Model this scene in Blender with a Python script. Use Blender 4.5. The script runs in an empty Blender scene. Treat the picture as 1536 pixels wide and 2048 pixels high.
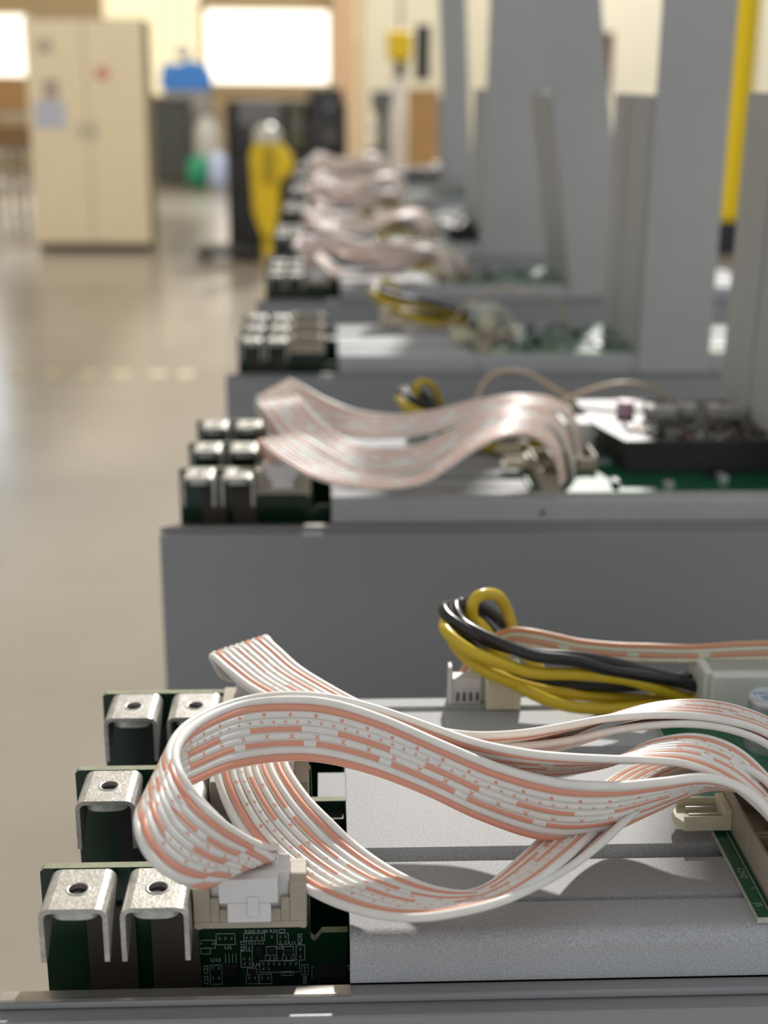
import bpy, bmesh, math, random
from mathutils import Vector, Matrix

# ------------------------------------------------------------------ camera
scene = bpy.context.scene
COL = scene.collection
PI = math.pi
EYE = 1.35
PITCH, YAW, ROLL = math.radians(17.7), math.radians(2.6), math.radians(0.5)
cam_data = bpy.data.cameras.new('camera')
cam = bpy.data.objects.new('camera', cam_data)
COL.objects.link(cam)
cam.location = (0, 0, EYE)
fw = Vector((math.sin(YAW) * math.cos(PITCH), math.cos(YAW) * math.cos(PITCH), -math.sin(PITCH)))
rt0 = Vector((math.cos(YAW), -math.sin(YAW), 0))
up0 = rt0.cross(fw)
rt = rt0 * math.cos(ROLL) + up0 * math.sin(ROLL)
up = up0 * math.cos(ROLL) - rt0 * math.sin(ROLL)
cam.rotation_euler = Matrix((rt, up, -fw)).transposed().to_euler()
cam_data.sensor_fit = 'VERTICAL'
cam_data.sensor_height = 36.0
cam_data.lens = 2700.0 / 2048.0 * 36.0
cam_data.clip_start = 0.01
cam_data.clip_end = 200
cam_data.dof.use_dof = True
cam_data.dof.focus_distance = 0.292
cam_data.dof.aperture_fstop = cam_data.lens / 3.6
scene.camera = cam

# ------------------------------------------------------------------ light
scene.view_settings.view_transform = 'Standard'
scene.view_settings.look = 'None'
scene.view_settings.exposure = 0.0
scene.view_settings.gamma = 1.0
scene.view_settings.use_curve_mapping = False
world = bpy.data.worlds.new('world')
scene.world = world
world.use_nodes = True
bgn = world.node_tree.nodes['Background']
bgn.inputs[0].default_value = (0.93, 0.96, 1.0, 1)
bgn.inputs[1].default_value = 0.60

def sun(name, az, el, power, size, col):
    l = bpy.data.lights.new(name, 'SUN'); o = bpy.data.objects.new(name, l); COL.objects.link(o)
    l.energy = power; l.angle = math.radians(size); l.color = col
    a, e = math.radians(az), math.radians(el)
    d = Vector((math.sin(a) * math.cos(e), math.cos(a) * math.cos(e), math.sin(e)))   # towards the sun
    o.rotation_euler = d.to_track_quat('Z', 'Y').to_euler(); o.location = (0, 0, 8)
sun('skylight_sun', 12, 34, 3.9, 1.6, (1.0, 0.97, 0.92))

def area(name, loc, target, sx, sy, power, col):
    l = bpy.data.lights.new(name, 'AREA'); o = bpy.data.objects.new(name, l); COL.objects.link(o)
    l.shape = 'RECTANGLE'; l.size = sx; l.size_y = sy; l.energy = power; l.color = col
    o.location = loc
    o.rotation_euler = (Vector(target) - Vector(loc)).to_track_quat('-Z', 'Y').to_euler()
area('hall_fill_near', (-1.5, 6.0, 6.5), (-1.5, 12.5, 0), 8, 3, 370, (1.0, 0.93, 0.80))  # unseen area light, added to brighten the cabinet and hall floor
area('hall_fill_far', (-1.0, 14, 6.8), (-1.0, 22, 0), 14, 5, 800, (1.0, 0.93, 0.80))  # added fill, out of view, to lift the back wall

# ------------------------------------------------------------------ materials
def mat(name, col, rough=0.5, metal=0.0, noise=0.0, nscale=50.0, bump=0.0, bscale=400.0, emit=None, estr=0.0, sub=0.0, coat=0.0, alpha=1.0, trans=0.0, spec=0.5, stretch=None, blotch=0.0, bloscale=20.0):
    m = bpy.data.materials.new(name); m.use_nodes = True
    nt = m.node_tree; b = nt.nodes['Principled BSDF']
    b.inputs['Base Color'].default_value = (*col, 1)
    b.inputs['Roughness'].default_value = rough
    b.inputs['Metallic'].default_value = metal
    b.inputs['Specular IOR Level'].default_value = spec
    if sub:
        b.inputs['Subsurface Weight'].default_value = sub
        b.inputs['Subsurface Radius'].default_value = (1.0, 0.92, 0.8)
        b.inputs['Subsurface Scale'].default_value = 0.002
    if coat: b.inputs['Coat Weight'].default_value = coat; b.inputs['Coat Roughness'].default_value = 0.15
    if trans: b.inputs['Transmission Weight'].default_value = trans
    if emit:
        b.inputs['Emission Color'].default_value = (*emit, 1); b.inputs['Emission Strength'].default_value = estr
    tc = nt.nodes.new('ShaderNodeTexCoord'); mp = nt.nodes.new('ShaderNodeMapping')
    nt.links.new(tc.outputs['Object'], mp.inputs[0])
    if stretch: mp.inputs['Scale'].default_value = stretch
    last = None
    def mixcol(fac_sock, dark, prev):
        mx = nt.nodes.new('ShaderNodeMix'); mx.data_type = 'RGBA'; mx.blend_type = 'MULTIPLY'
        mx.inputs[0].default_value = 1.0
        rmp = nt.nodes.new('ShaderNodeMapRange'); rmp.inputs[1].default_value = 0.3; rmp.inputs[2].default_value = 0.7
        rmp.inputs[3].default_value = 1 - dark; rmp.inputs[4].default_value = 1 + dark * 0.4
        nt.links.new(fac_sock, rmp.inputs[0])
        if prev is None: mx.inputs[6].default_value = (*col, 1)
        else: nt.links.new(prev, mx.inputs[6])
        nt.links.new(rmp.outputs[0], mx.inputs[7])
        nt.links.new(mx.outputs[2], b.inputs['Base Color'])
        return mx.outputs[2]
    if noise:
        n = nt.nodes.new('ShaderNodeTexNoise'); n.inputs['Scale'].default_value = nscale; n.inputs['Detail'].default_value = 3
        nt.links.new(mp.outputs[0], n.inputs['Vector']); last = mixcol(n.outputs[0], noise, last)
    if blotch:
        n = nt.nodes.new('ShaderNodeTexNoise'); n.inputs['Scale'].default_value = bloscale; n.inputs['Detail'].default_value = 2
        nt.links.new(mp.outputs[0], n.inputs['Vector']); last = mixcol(n.outputs[0], blotch, last)
    if bump:
        n = nt.nodes.new('ShaderNodeTexNoise'); n.inputs['Scale'].default_value = bscale; n.inputs['Detail'].default_value = 2
        nt.links.new(mp.outputs[0], n.inputs['Vector'])
        bp = nt.nodes.new('ShaderNodeBump'); bp.inputs['Strength'].default_value = bump; bp.inputs['Distance'].default_value = 0.00012
        nt.links.new(n.outputs[0], bp.inputs['Height']); nt.links.new(bp.outputs[0], b.inputs['Normal'])
    return m

def wire_mat(name, base, mark, pattern, period, half, radius=0.0009):
    """glossy insulation; printed marks follow the wire by its own UV: u = metres along, v = turn about it"""
    m = mat(name, base, 0.33, 0, 0.05, 300, sub=0.3)
    nt = m.node_tree; b = nt.nodes['Principled BSDF']
    prev = b.inputs['Base Color'].links[0].from_socket
    uv = nt.nodes.new('ShaderNodeUVMap'); sp = nt.nodes.new('ShaderNodeSeparateXYZ'); nt.links.new(uv.outputs[0], sp.inputs[0])
    def M(op, a, bb=None):
        n = nt.nodes.new('ShaderNodeMath'); n.operation = op
        for i, v in enumerate((a, bb)):
            if v is None: continue
            if isinstance(v, (int, float)): n.inputs[i].default_value = v
            else: nt.links.new(v, n.inputs[i])
        return n.outputs[0]
    u = M('DIVIDE', sp.outputs[0], period); du = M('MULTIPLY', M('SUBTRACT', M('FRACT', u), 0.5), period)
    dv = M('MULTIPLY', M('SUBTRACT', M('FRACT', M('MULTIPLY', sp.outputs[1], 2.0)), 0.5), PI * radius)
    adu, adv = M('ABSOLUTE', du), M('ABSOLUTE', dv)
    if pattern == 'stripe': mask = M('LESS_THAN', adv, half)
    elif pattern == 'dot': mask = M('LESS_THAN', M('ADD', adu, adv), half)
    elif pattern == 'plus':
        arm = M('LESS_THAN', M('MINIMUM', adu, adv), half * 0.24); box = M('LESS_THAN', M('MAXIMUM', adu, adv), half)
        mask = M('MULTIPLY', arm, box)
    elif pattern == 'cross':
        d = M('ABSOLUTE', M('SUBTRACT', adu, adv)); box = M('LESS_THAN', M('MAXIMUM', adu, adv), half)
        mask = M('MULTIPLY', M('LESS_THAN', d, half * 0.36), box)
    elif pattern == 'dash': mask = M('MULTIPLY', M('LESS_THAN', adu, period * 0.30), M('LESS_THAN', adv, half))
    elif pattern == 'longdash': mask = M('MULTIPLY', M('LESS_THAN', adu, period * 0.42), M('LESS_THAN', adv, half))
    mx = nt.nodes.new('ShaderNodeMix'); mx.data_type = 'RGBA'
    nt.links.new(mask, mx.inputs[0]); nt.links.new(prev, mx.inputs[6]); mx.inputs[7].default_value = (*mark, 1)
    nt.links.new(mx.outputs[2], b.inputs['Base Color'])
    return m

M = {}
M['alu'] = mat('anodised_aluminium', (0.45, 0.455, 0.46), 0.6, 0.0, 0.30, 2600, 0.6, 2600, spec=0.25, blotch=0.05, bloscale=25)
M['alu_side'] = mat('aluminium_side', (0.30, 0.30, 0.302), 0.5, 0.2, 0.04, 1500, 0.15, 2000, blotch=0.10, bloscale=14, stretch=(0.25, 1, 1))
M['alu_cut'] = mat('machined_aluminium', (0.62, 0.58, 0.54), 0.28, 0.8, 0.15, 700, 0.3, 900, stretch=(0.2, 1, 1), blotch=0.3, bloscale=120)
M['tin'] = mat('tinned_steel', (0.56, 0.54, 0.50), 0.38, 0.55, 0.22, 900, 0.6, 1500, blotch=0.18, bloscale=260)
M['nut'] = mat('terminal_nut', (0.60, 0.60, 0.56), 0.35, 0.3, 0.25, 500)
M['pcb'] = mat('green_solder_mask', (0.002, 0.026, 0.010), 0.3, 0, 0.25, 150, coat=0.15)
M['pcb_ctrl'] = mat('bright_green_solder_mask', (0.004, 0.105, 0.043), 0.3, 0, 0.15, 80, coat=0.3)
M['pcb_edge'] = mat('board_edge', (0.30, 0.31, 0.20), 0.7, 0, 0.2, 400)
M['pcb_edge_c'] = mat('pale_board_edge', (0.52, 0.52, 0.42), 0.7, 0, 0.2, 400)
M['pad'] = mat('thermal_plate', (0.052, 0.042, 0.033), 0.5, 0.2, 0.15, 60)
M['chip'] = mat('black_chip', (0.012, 0.013, 0.013), 0.45)
M['silk'] = mat('white_silkscreen', (0.42, 0.44, 0.42), 0.7)
M['solder'] = mat('solder', (0.55, 0.55, 0.52), 0.3, 0.8)
M['ivory'] = mat('ivory_nylon', (0.42, 0.365, 0.28), 0.45, 0, 0.06, 300, sub=0.1)
M['cream'] = mat('cream_nylon', (0.72, 0.66, 0.47), 0.42, 0, 0.06, 300, sub=0.1)
M['white'] = mat('white_nylon', (0.74, 0.72, 0.70), 0.4, 0, 0.04, 300, sub=0.1)
M['clear'] = mat('translucent_nylon', (0.78, 0.80, 0.72), 0.3, 0, 0.05, 200, sub=0.3, trans=0.2)
M['capcan'] = mat('capacitor_can', (0.55, 0.57, 0.58), 0.35, 0.6)
M['capblue'] = mat('capacitor_blue', (0.03, 0.16, 0.42), 0.5)
M['captop'] = mat('capacitor_lid', (0.50, 0.56, 0.62), 0.5, 0.1)
M['yellow'] = mat('yellow_insulation', (0.60, 0.43, 0.015), 0.28, 0, 0.08, 150, sub=0.08)
M['black'] = mat('black_insulation', (0.012, 0.011, 0.011), 0.27, 0, 0.1, 150)
M['dark'] = mat('dark_plastic', (0.02, 0.02, 0.022), 0.5)
WHITE_W, PINK = (0.82, 0.79, 0.73), (0.76, 0.34, 0.235)
r_ = 0.0009
WM = {
    'white': mat('white_wire', WHITE_W, 0.33, 0, 0.05, 300, sub=0.3),
    'pink': wire_mat('pink_striped_wire', WHITE_W, PINK, 'stripe', 0.01, 0.00085),
    'dots': wire_mat('dot_printed_wire', WHITE_W, PINK, 'dot', 0.0058, 0.00052),
    'plus': wire_mat('plus_printed_wire', WHITE_W, PINK, 'plus', 0.0027, 0.00046),
    'cross': wire_mat('cross_printed_wire', WHITE_W, PINK, 'cross', 0.0058, 0.00055),
    'dash': wire_mat('dash_printed_wire', WHITE_W, PINK, 'dash', 0.020, 0.00062),
    'longdash': wire_mat('long_dash_printed_wire', WHITE_W, PINK, 'longdash', 0.0170, 0.00062),
}
CW = (0.62, 0.60, 0.47)
WC = {
    'a': wire_mat('cream_wire_striped', CW, (0.62, 0.30, 0.17), 'stripe', 0.01, 0.0011),
    't': mat('tan_wire', (0.62, 0.47, 0.30), 0.4, 0, 0.05, 300, sub=0.1),
    'b': mat('cream_wire', CW, 0.4, 0, 0.05, 300, sub=0.1),
    'c': wire_mat('cream_wire_dashed', CW, (0.60, 0.29, 0.17), 'longdash', 0.019, 0.0009),
    'd': wire_mat('cream_wire_crossed', CW, (0.66, 0.42, 0.28), 'cross', 0.004, 0.00055),
}

# ------------------------------------------------------------------ helpers
def tag(o, label=None, cat=None, group=None, kind=None):
    if label: o['label'] = label
    if cat: o['category'] = cat
    if group: o['group'] = group
    if kind: o['kind'] = kind
    return o

def empty(name, loc=(0, 0, 0), rz=0.0, **kw):
    o = bpy.data.objects.new(name, None); COL.objects.link(o)
    o.empty_display_size = 0.02; o.location = loc; o.rotation_euler = (0, 0, rz)
    return tag(o, **kw)

def link(name, me, parent=None):
    o = bpy.data.objects.new(name, me); COL.objects.link(o)
    if parent: o.parent = parent
    return o

class MB:
    def __init__(s): s.v = []; s.f = []; s.uv = None
    def add(s, v, f):
        n = len(s.v); s.v += [tuple(p) for p in v]; s.f += [tuple(i + n for i in q) for q in f]; return s
    def box(s, x0, x1, y0, y1, z0, z1):
        return s.add([(x0, y0, z0), (x1, y0, z0), (x1, y1, z0), (x0, y1, z0), (x0, y0, z1), (x1, y0, z1), (x1, y1, z1), (x0, y1, z1)],
                     [(0, 3, 2, 1), (4, 5, 6, 7), (0, 1, 5, 4), (1, 2, 6, 5), (2, 3, 7, 6), (3, 0, 4, 7)])
    def prism_x(s, prof, x0, x1):            # closed (y,z) outline swept along x
        n = len(prof); v = [(x0, y, z) for y, z in prof] + [(x1, y, z) for y, z in prof]
        f = [(i, i + n, (i + 1) % n + n, (i + 1) % n) for i in range(n)] + [tuple(range(n)), tuple(range(2 * n - 1, n - 1, -1))]
        return s.add(v, f)
    def prism_y(s, prof, y0, y1):            # closed (x,z) outline swept along y
        n = len(prof); v = [(x, y0, z) for x, z in prof] + [(x, y1, z) for x, z in prof]
        f = [(i, (i + 1) % n, (i + 1) % n + n, i + n) for i in range(n)] + [tuple(range(n - 1, -1, -1)), tuple(range(n, 2 * n))]
        return s.add(v, f)
    def prism_z(s, prof, z0, z1):
        n = len(prof); v = [(x, y, z0) for x, y in prof] + [(x, y, z1) for x, y in prof]
        f = [(i, (i + 1) % n, (i + 1) % n + n, i + n) for i in range(n)] + [tuple(range(n - 1, -1, -1)), tuple(range(n, 2 * n))]
        return s.add(v, f)
    def cyl(s, c, r, h, n=20, axis='z', r2=None):
        r2 = r if r2 is None else r2; v = []
        for k, rr in ((0, r), (h, r2)):
            for i in range(n):
                a = 2 * PI * i / n; p, q = rr * math.cos(a), rr * math.sin(a)
                v.append({'z': (c[0] + p, c[1] + q, c[2] + k), 'x': (c[0] + k, c[1] + p, c[2] + q), 'y': (c[0] + q, c[1] + k, c[2] + p)}[axis])
        f = [(i, (i + 1) % n, (i + 1) % n + n, i + n) for i in range(n)] + [tuple(range(n - 1, -1, -1)), tuple(range(n, 2 * n))]
        return s.add(v, f)
    def lathe(s, c, prof, n=24):             # (r,z) rings, capped
        v = []
        for r, z in prof:
            for i in range(n): a = 2 * PI * i / n; v.append((c[0] + r * math.cos(a), c[1] + r * math.sin(a), c[2] + z))
        f = []
        for k in range(len(prof) - 1):
            for i in range(n): j = (i + 1) % n; f.append((k * n + i, k * n + j, (k + 1) * n + j, (k + 1) * n + i))
        f.append(tuple(range(n - 1, -1, -1))); f.append(tuple((len(prof) - 1) * n + i for i in range(n)))
        return s.add(v, f)
    def build(s, name, m, parent=None, smooth=False, angle=35, bevel=0.0, seg=2):
        me = bpy.data.meshes.new(name); me.from_pydata(s.v, [], s.f); me.materials.append(m)
        bm = bmesh.new(); bm.from_mesh(me); bmesh.ops.recalc_face_normals(bm, faces=bm.faces)
        bm.to_mesh(me); bm.free()
        o = link(name, me, parent)
        if smooth:
            for p in me.polygons: p.use_smooth = True
            me.set_sharp_from_angle(angle=math.radians(angle))
        if bevel:
            md = o.modifiers.new('bevel', 'BEVEL'); md.width = bevel; md.segments = seg; md.limit_method = 'ANGLE'; md.angle_limit = math.radians(40)
        return o

def spline(P, k=6):
    """centripetal-ish Catmull-Rom through the points"""
    P = [Vector(p) for p in P]; Q = [P[0] * 2 - P[1]] + P + [P[-1] * 2 - P[-2]]; out = []
    for i in range(1, len(Q) - 2):
        a, b, c, d = Q[i - 1:i + 3]
        for j in range(k):
            t = j / k
            out.append(0.5 * ((2 * b) + (c - a) * t + (2 * a - 5 * b + 4 * c - d) * t * t + (3 * b - a - 3 * c + d) * t ** 3))
    out.append(P[-1].copy())
    return out

def tube_mesh(name, C, W, r, m, sides=10):
    """round wire along C; W gives the direction that stays at angle zero (so print stays on the flat side)"""
    me = bpy.data.meshes.new(name); v = []; f = []; uvs = []
    L = [0.0]
    for i in range(1, len(C)): L.append(L[-1] + (C[i] - C[i - 1]).length)
    for i, c in enumerate(C):
        t = (C[min(i + 1, len(C) - 1)] - C[max(i - 1, 0)])
        t = t.normalized() if t.length > 1e-9 else Vector((0, 0, 1))
        w = W[i] - t * W[i].dot(t); w = w.normalized() if w.length > 1e-7 else t.orthogonal().normalized()
        n = t.cross(w)
        for k in range(sides):
            a = 2 * PI * k / sides; v.append(c + (w * math.cos(a) + n * math.sin(a)) * r)
    for i in range(len(C) - 1):
        for k in range(sides):
            q = (k + 1) % sides
            f.append((i * sides + k, i * sides + q, (i + 1) * sides + q, (i + 1) * sides + k))
            uvs += [(L[i], k / sides), (L[i], (k + 1) / sides), (L[i + 1], (k + 1) / sides), (L[i + 1], k / sides)]
    me.from_pydata([tuple(p) for p in v], [], f)
    ul = me.uv_layers.new(name='UVMap')
    ul.data.foreach_set('uv', [c for q in uvs for c in q])
    for p in me.polygons: p.use_smooth = True
    me.materials.append(m)
    return me

def ribbon(parent, data, patterns, mats, r=None, k=6, off=0.0, name='wire', sides=10):
    A = spline([Vector(p) / 1000 for p in data[0]], k); B = spline([Vector(p) / 1000 for p in data[1]], k)
    n = len(patterns)
    wid = sorted((a - b).length for a, b in zip(A, B))[len(A) // 2]
    if r is None: r = wid / n / 2 * 1.0
    for i, pt in enumerate(patterns):
        s = (i + 0.5) / n
        Cc = [a * (1 - s) + b * s for a, b in zip(A, B)]; Wd = [(a - b) for a, b in zip(A, B)]
        link(name, tube_mesh(name, Cc, Wd, r, mats[pt], sides), parent)

def wire(parent, pts, r, m, k=8, name='wire', sides=12):
    P = spline([Vector(p) / 1000 for p in pts], k)
    me = tube_mesh(name, P, [Vector((0.2, 1, 0.3))] * len(P), r, m, sides)
    return link(name, me, parent)

def letters(body, name, m, parent, loc, rot, size, ext=0.00004):
    cu = bpy.data.curves.new(name, 'FONT'); cu.body = body; cu.size = size; cu.extrude = ext; cu.align_x = 'CENTER'; cu.align_y = 'CENTER'
    cu.resolution_u = 2
    o = bpy.data.objects.new('tmp', cu); COL.objects.link(o)
    dg = bpy.context.evaluated_depsgraph_get(); dg.update()
    me = bpy.data.meshes.new_from_object(o.evaluated_get(dg)); bpy.data.objects.remove(o)
    me.materials.clear(); me.materials.append(m)
    t = link(name, me, parent); t.location = loc; t.rotation_euler = rot
    return t

def copy_tree(o, parent=None):
    c = o.copy(); COL.objects.link(c)
    if parent: c.parent = parent
    for ch in o.children: copy_tree(ch, c)
    return c

# ------------------------------------------------------------------ cable runs (mm, world)
RIB_A = ([(-10.0,238.0,1196.0),(-10.0,238.0,1201.0),(-11.2,237.6,1201.9),(-16.6,231.7,1210.0),(-22.5,227.2,1219.7),(-26.7,227.9,1225.3),(-28.9,235.5,1226.7),(-27.8,245.9,1225.9),(-23.9,256.1,1224.6),(-17.2,263.3,1223.8),(-8.3,263.2,1224.7),(1.0,260.7,1225.0),(12.0,256.3,1223.2),(23.4,250.0,1220.6),(35.2,245.2,1217.5),(47.0,242.0,1215.7),(57.4,239.2,1216.3),(66.5,238.0,1217.4),(75.8,239.8,1217.0),(82.8,239.9,1214.9),(87.9,237.2,1211.5),(91.5,233.3,1205.8),(93.1,229.8,1197.0)],
    [(-22.0,238.0,1196.0),(-22.0,238.0,1201.0),(-20.9,225.1,1205.0),(-24.3,216.2,1208.7),(-29.1,212.0,1214.4),(-32.2,212.1,1220.3),(-33.3,219.2,1222.0),(-32.1,230.1,1219.9),(-27.1,241.2,1216.2),(-20.3,249.7,1214.7),(-10.9,257.8,1212.2),(-1.3,256.7,1212.5),(9.5,252.5,1211.8),(20.3,248.0,1209.5),(31.7,245.2,1204.9),(44.3,244.2,1200.7),(55.7,245.4,1200.4),(67.1,249.5,1203.1),(78.6,253.3,1206.2),(87.0,254.5,1206.2),(92.8,252.4,1204.4),(96.7,249.0,1200.0),(98.5,246.2,1193.4)])
RIB_B = ([(-10.0,242.0,1196.0),(-10.0,242.0,1201.0),(-11.7,238.0,1203.7),(-16.6,231.0,1211.2),(-22.4,226.0,1219.7),(-27.3,227.1,1224.9),(-30.1,235.3,1226.4),(-29.0,246.9,1225.9),(-24.5,257.5,1224.7),(-17.0,264.4,1224.3),(-8.3,264.9,1225.0),(1.2,262.7,1225.2),(12.0,259.9,1223.4),(21.5,255.1,1221.9),(30.8,249.9,1220.6),(40.7,244.1,1220.9),(49.1,242.9,1220.4),(57.4,243.3,1219.5),(65.5,243.5,1218.7),(73.0,243.8,1217.4),(80.4,243.7,1214.3),(87.0,243.3,1209.5),(93.4,242.6,1202.5),(97.3,241.0,1193.2)],
    [(-22.0,242.0,1196.0),(-22.0,242.0,1201.0),(-21.5,226.7,1205.9),(-24.5,215.9,1209.9),(-29.0,210.7,1215.0),(-32.8,211.3,1219.9),(-34.7,219.2,1221.5),(-33.2,231.2,1219.7),(-27.8,242.6,1216.5),(-20.1,251.6,1214.8),(-10.9,258.7,1212.9),(-1.0,258.6,1212.8),(10.2,256.4,1211.6),(20.4,255.1,1209.1),(31.3,254.4,1208.2),(41.9,255.3,1209.0),(51.2,256.3,1209.4),(61.5,257.9,1210.8),(70.0,259.8,1214.4),(79.3,260.0,1215.9),(87.5,259.6,1213.6),(94.2,259.1,1208.2),(100.4,258.5,1200.3),(104.1,257.0,1190.3)])
RIB_C = ([(-10.0,320.6,1196.0),(-10.0,320.6,1201.0),(-13.4,325.3,1202.5),(-14.9,324.1,1209.3),(-15.4,320.4,1214.0),(-11.6,315.3,1213.1),(-6.4,308.7,1211.0),(0.1,301.6,1209.7),(7.4,294.1,1208.7),(15.8,283.0,1209.9),(24.3,273.8,1211.4),(32.5,265.2,1214.3),(41.3,259.3,1217.5),(50.6,258.4,1219.4),(59.6,259.2,1220.6),(69.3,260.3,1220.6),(78.1,260.7,1220.1),(85.9,260.1,1219.2),(95.8,263.0,1214.7),(104.6,264.8,1207.6),(110.6,264.6,1197.1)],
    [(-22.0,320.6,1196.0),(-22.0,320.6,1201.0),(-26.8,316.1,1205.3),(-28.7,313.4,1210.0),(-28.9,309.3,1213.6),(-25.0,304.1,1212.6),(-18.8,296.5,1211.2),(-10.7,288.0,1210.5),(-1.3,280.3,1209.3),(10.0,276.6,1206.1),(22.1,274.0,1204.0),(33.6,272.8,1204.1),(45.3,271.8,1206.9),(54.8,272.7,1210.1),(64.3,274.4,1213.3),(75.0,276.0,1215.5),(84.8,276.2,1216.0),(93.4,275.3,1214.8),(103.3,277.9,1209.5),(112.0,279.8,1202.1),(117.7,279.4,1191.2)])
RIB_C2 = ([(-10.0,324.6,1196.0),(-10.0,324.6,1201.0),(-13.2,328.2,1203.2),(-14.8,327.2,1209.0),(-14.9,323.2,1213.1),(-11.4,317.1,1211.5),(-5.3,309.3,1209.0),(6.7,298.6,1206.9),(16.0,287.0,1207.2),(24.7,277.8,1208.1),(33.0,269.3,1210.1),(41.9,261.9,1213.1),(52.1,259.7,1215.3),(61.8,259.9,1217.4),(70.7,260.3,1218.3),(79.1,260.0,1218.5),(87.0,259.8,1217.2),(95.4,261.4,1213.0),(102.6,261.9,1206.9),(107.8,261.6,1197.6)],
    [(-22.0,324.6,1196.0),(-22.0,324.6,1201.0),(-26.4,319.9,1205.3),(-28.5,316.7,1209.9),(-28.4,312.1,1212.8),(-24.7,305.8,1211.0),(-17.4,296.8,1209.2),(-2.3,285.0,1206.7),(10.1,280.6,1202.9),(22.4,278.1,1201.0),(34.2,277.0,1201.1),(46.2,275.1,1203.7),(57.4,274.2,1207.3),(67.6,274.9,1210.6),(77.0,275.5,1212.2),(86.0,275.1,1212.7),(94.5,274.4,1211.2),(102.8,275.9,1206.7),(109.5,276.5,1200.2),(114.2,276.2,1190.4)])
RIB_D = ([(-10.0,279.3,1196.0),(-10.0,279.3,1201.0),(-9.4,278.3,1203.3),(-9.2,273.6,1205.9),(-7.7,266.5,1205.1),(-3.5,258.5,1203.0),(1.2,252.9,1200.8),(6.0,248.9,1197.8),(11.8,242.9,1196.3),(17.7,237.3,1195.8),(23.5,233.5,1195.8),(29.4,232.4,1195.7),(35.6,233.6,1195.6),(42.3,238.5,1194.8),(49.9,246.9,1193.8),(56.6,253.2,1195.0),(63.7,259.1,1197.8),(71.9,264.3,1200.7),(81.3,267.0,1202.6),(89.9,266.1,1202.8),(97.1,263.0,1198.7),(102.7,259.3,1190.2)],
    [(-22.0,279.3,1196.0),(-22.0,279.3,1201.0),(-24.4,271.5,1206.1),(-24.9,266.0,1207.7),(-23.7,259.5,1205.3),(-20.3,254.0,1200.7),(-15.9,249.0,1196.8),(-9.5,241.6,1194.8),(-1.3,231.8,1195.3),(8.0,223.0,1197.5),(16.7,218.1,1199.9),(24.7,216.8,1202.0),(32.3,218.2,1203.2),(40.2,223.2,1203.4),(48.7,231.6,1202.4),(55.7,237.9,1203.5),(63.1,243.9,1206.4),(71.4,249.1,1209.6),(80.3,252.2,1211.9),(88.0,251.8,1212.4),(94.0,249.3,1209.0),(98.4,246.7,1201.6)])
RIB_D2 = ([(-10.0,283.3,1196.0),(-10.0,283.3,1201.0),(-9.5,280.0,1202.3),(-9.1,274.4,1203.6),(-7.4,267.4,1203.0),(-3.5,259.8,1201.1),(1.2,254.3,1198.9),(6.1,250.1,1196.4),(11.9,244.8,1195.0),(17.9,239.7,1193.8),(23.7,236.0,1193.8),(29.0,235.0,1194.3),(33.4,236.2,1195.7),(38.1,239.8,1197.6),(43.5,246.9,1197.7),(50.7,257.8,1196.9),(58.1,267.5,1196.3),(65.2,274.6,1197.5),(71.6,276.5,1199.6),(79.9,274.7,1202.3),(89.4,272.4,1202.7),(97.8,268.9,1199.1),(104.6,265.2,1190.5)],
    [(-22.0,283.3,1196.0),(-22.0,283.3,1201.0),(-24.1,273.9,1204.7),(-24.7,267.0,1205.4),(-23.4,260.6,1203.1),(-20.2,255.1,1198.9),(-15.7,249.9,1195.2),(-9.3,242.8,1193.5),(-1.2,233.7,1194.2),(8.1,225.5,1196.2),(16.9,220.7,1198.5),(25.1,219.3,1200.6),(33.2,220.0,1202.4),(39.8,223.5,1203.7),(46.7,230.8,1203.9),(54.0,241.5,1202.4),(61.8,251.5,1202.3),(70.1,259.0,1203.7),(76.3,260.9,1206.1),(82.9,258.9,1209.2),(88.9,256.6,1209.9),(94.6,253.6,1206.6),(100.0,250.8,1199.1)])
RIB_M2A = ([(-10.5,537.5,1196.0),(-10.5,537.5,1201.5),(-11.1,538.5,1205.2),(-11.0,532.7,1211.8),(-9.5,528.2,1213.9),(-3.6,521.6,1212.2),(6.0,514.9,1207.7),(17.5,510.4,1203.2),(29.1,509.2,1201.4),(39.1,510.9,1203.1),(48.7,515.4,1208.6),(60.1,522.5,1214.6),(73.0,530.7,1218.3),(85.8,537.2,1217.2),(94.8,540.5,1210.0),(98.9,541.2,1199.8),(100.7,541.3,1190.8)],
    [(-24.5,537.5,1196.0),(-24.5,537.5,1201.5),(-26.8,532.6,1207.0),(-27.9,529.1,1211.1),(-25.2,521.2,1211.5),(-17.3,511.6,1208.1),(-5.8,502.6,1204.0),(7.7,496.2,1201.9),(22.4,493.1,1202.0),(35.6,493.9,1203.5),(46.1,498.2,1207.9),(57.3,505.3,1213.5),(69.9,513.5,1216.9),(82.3,520.2,1215.3),(91.1,523.6,1208.4),(94.9,524.3,1200.3),(96.0,524.7,1194.0)])
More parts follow.
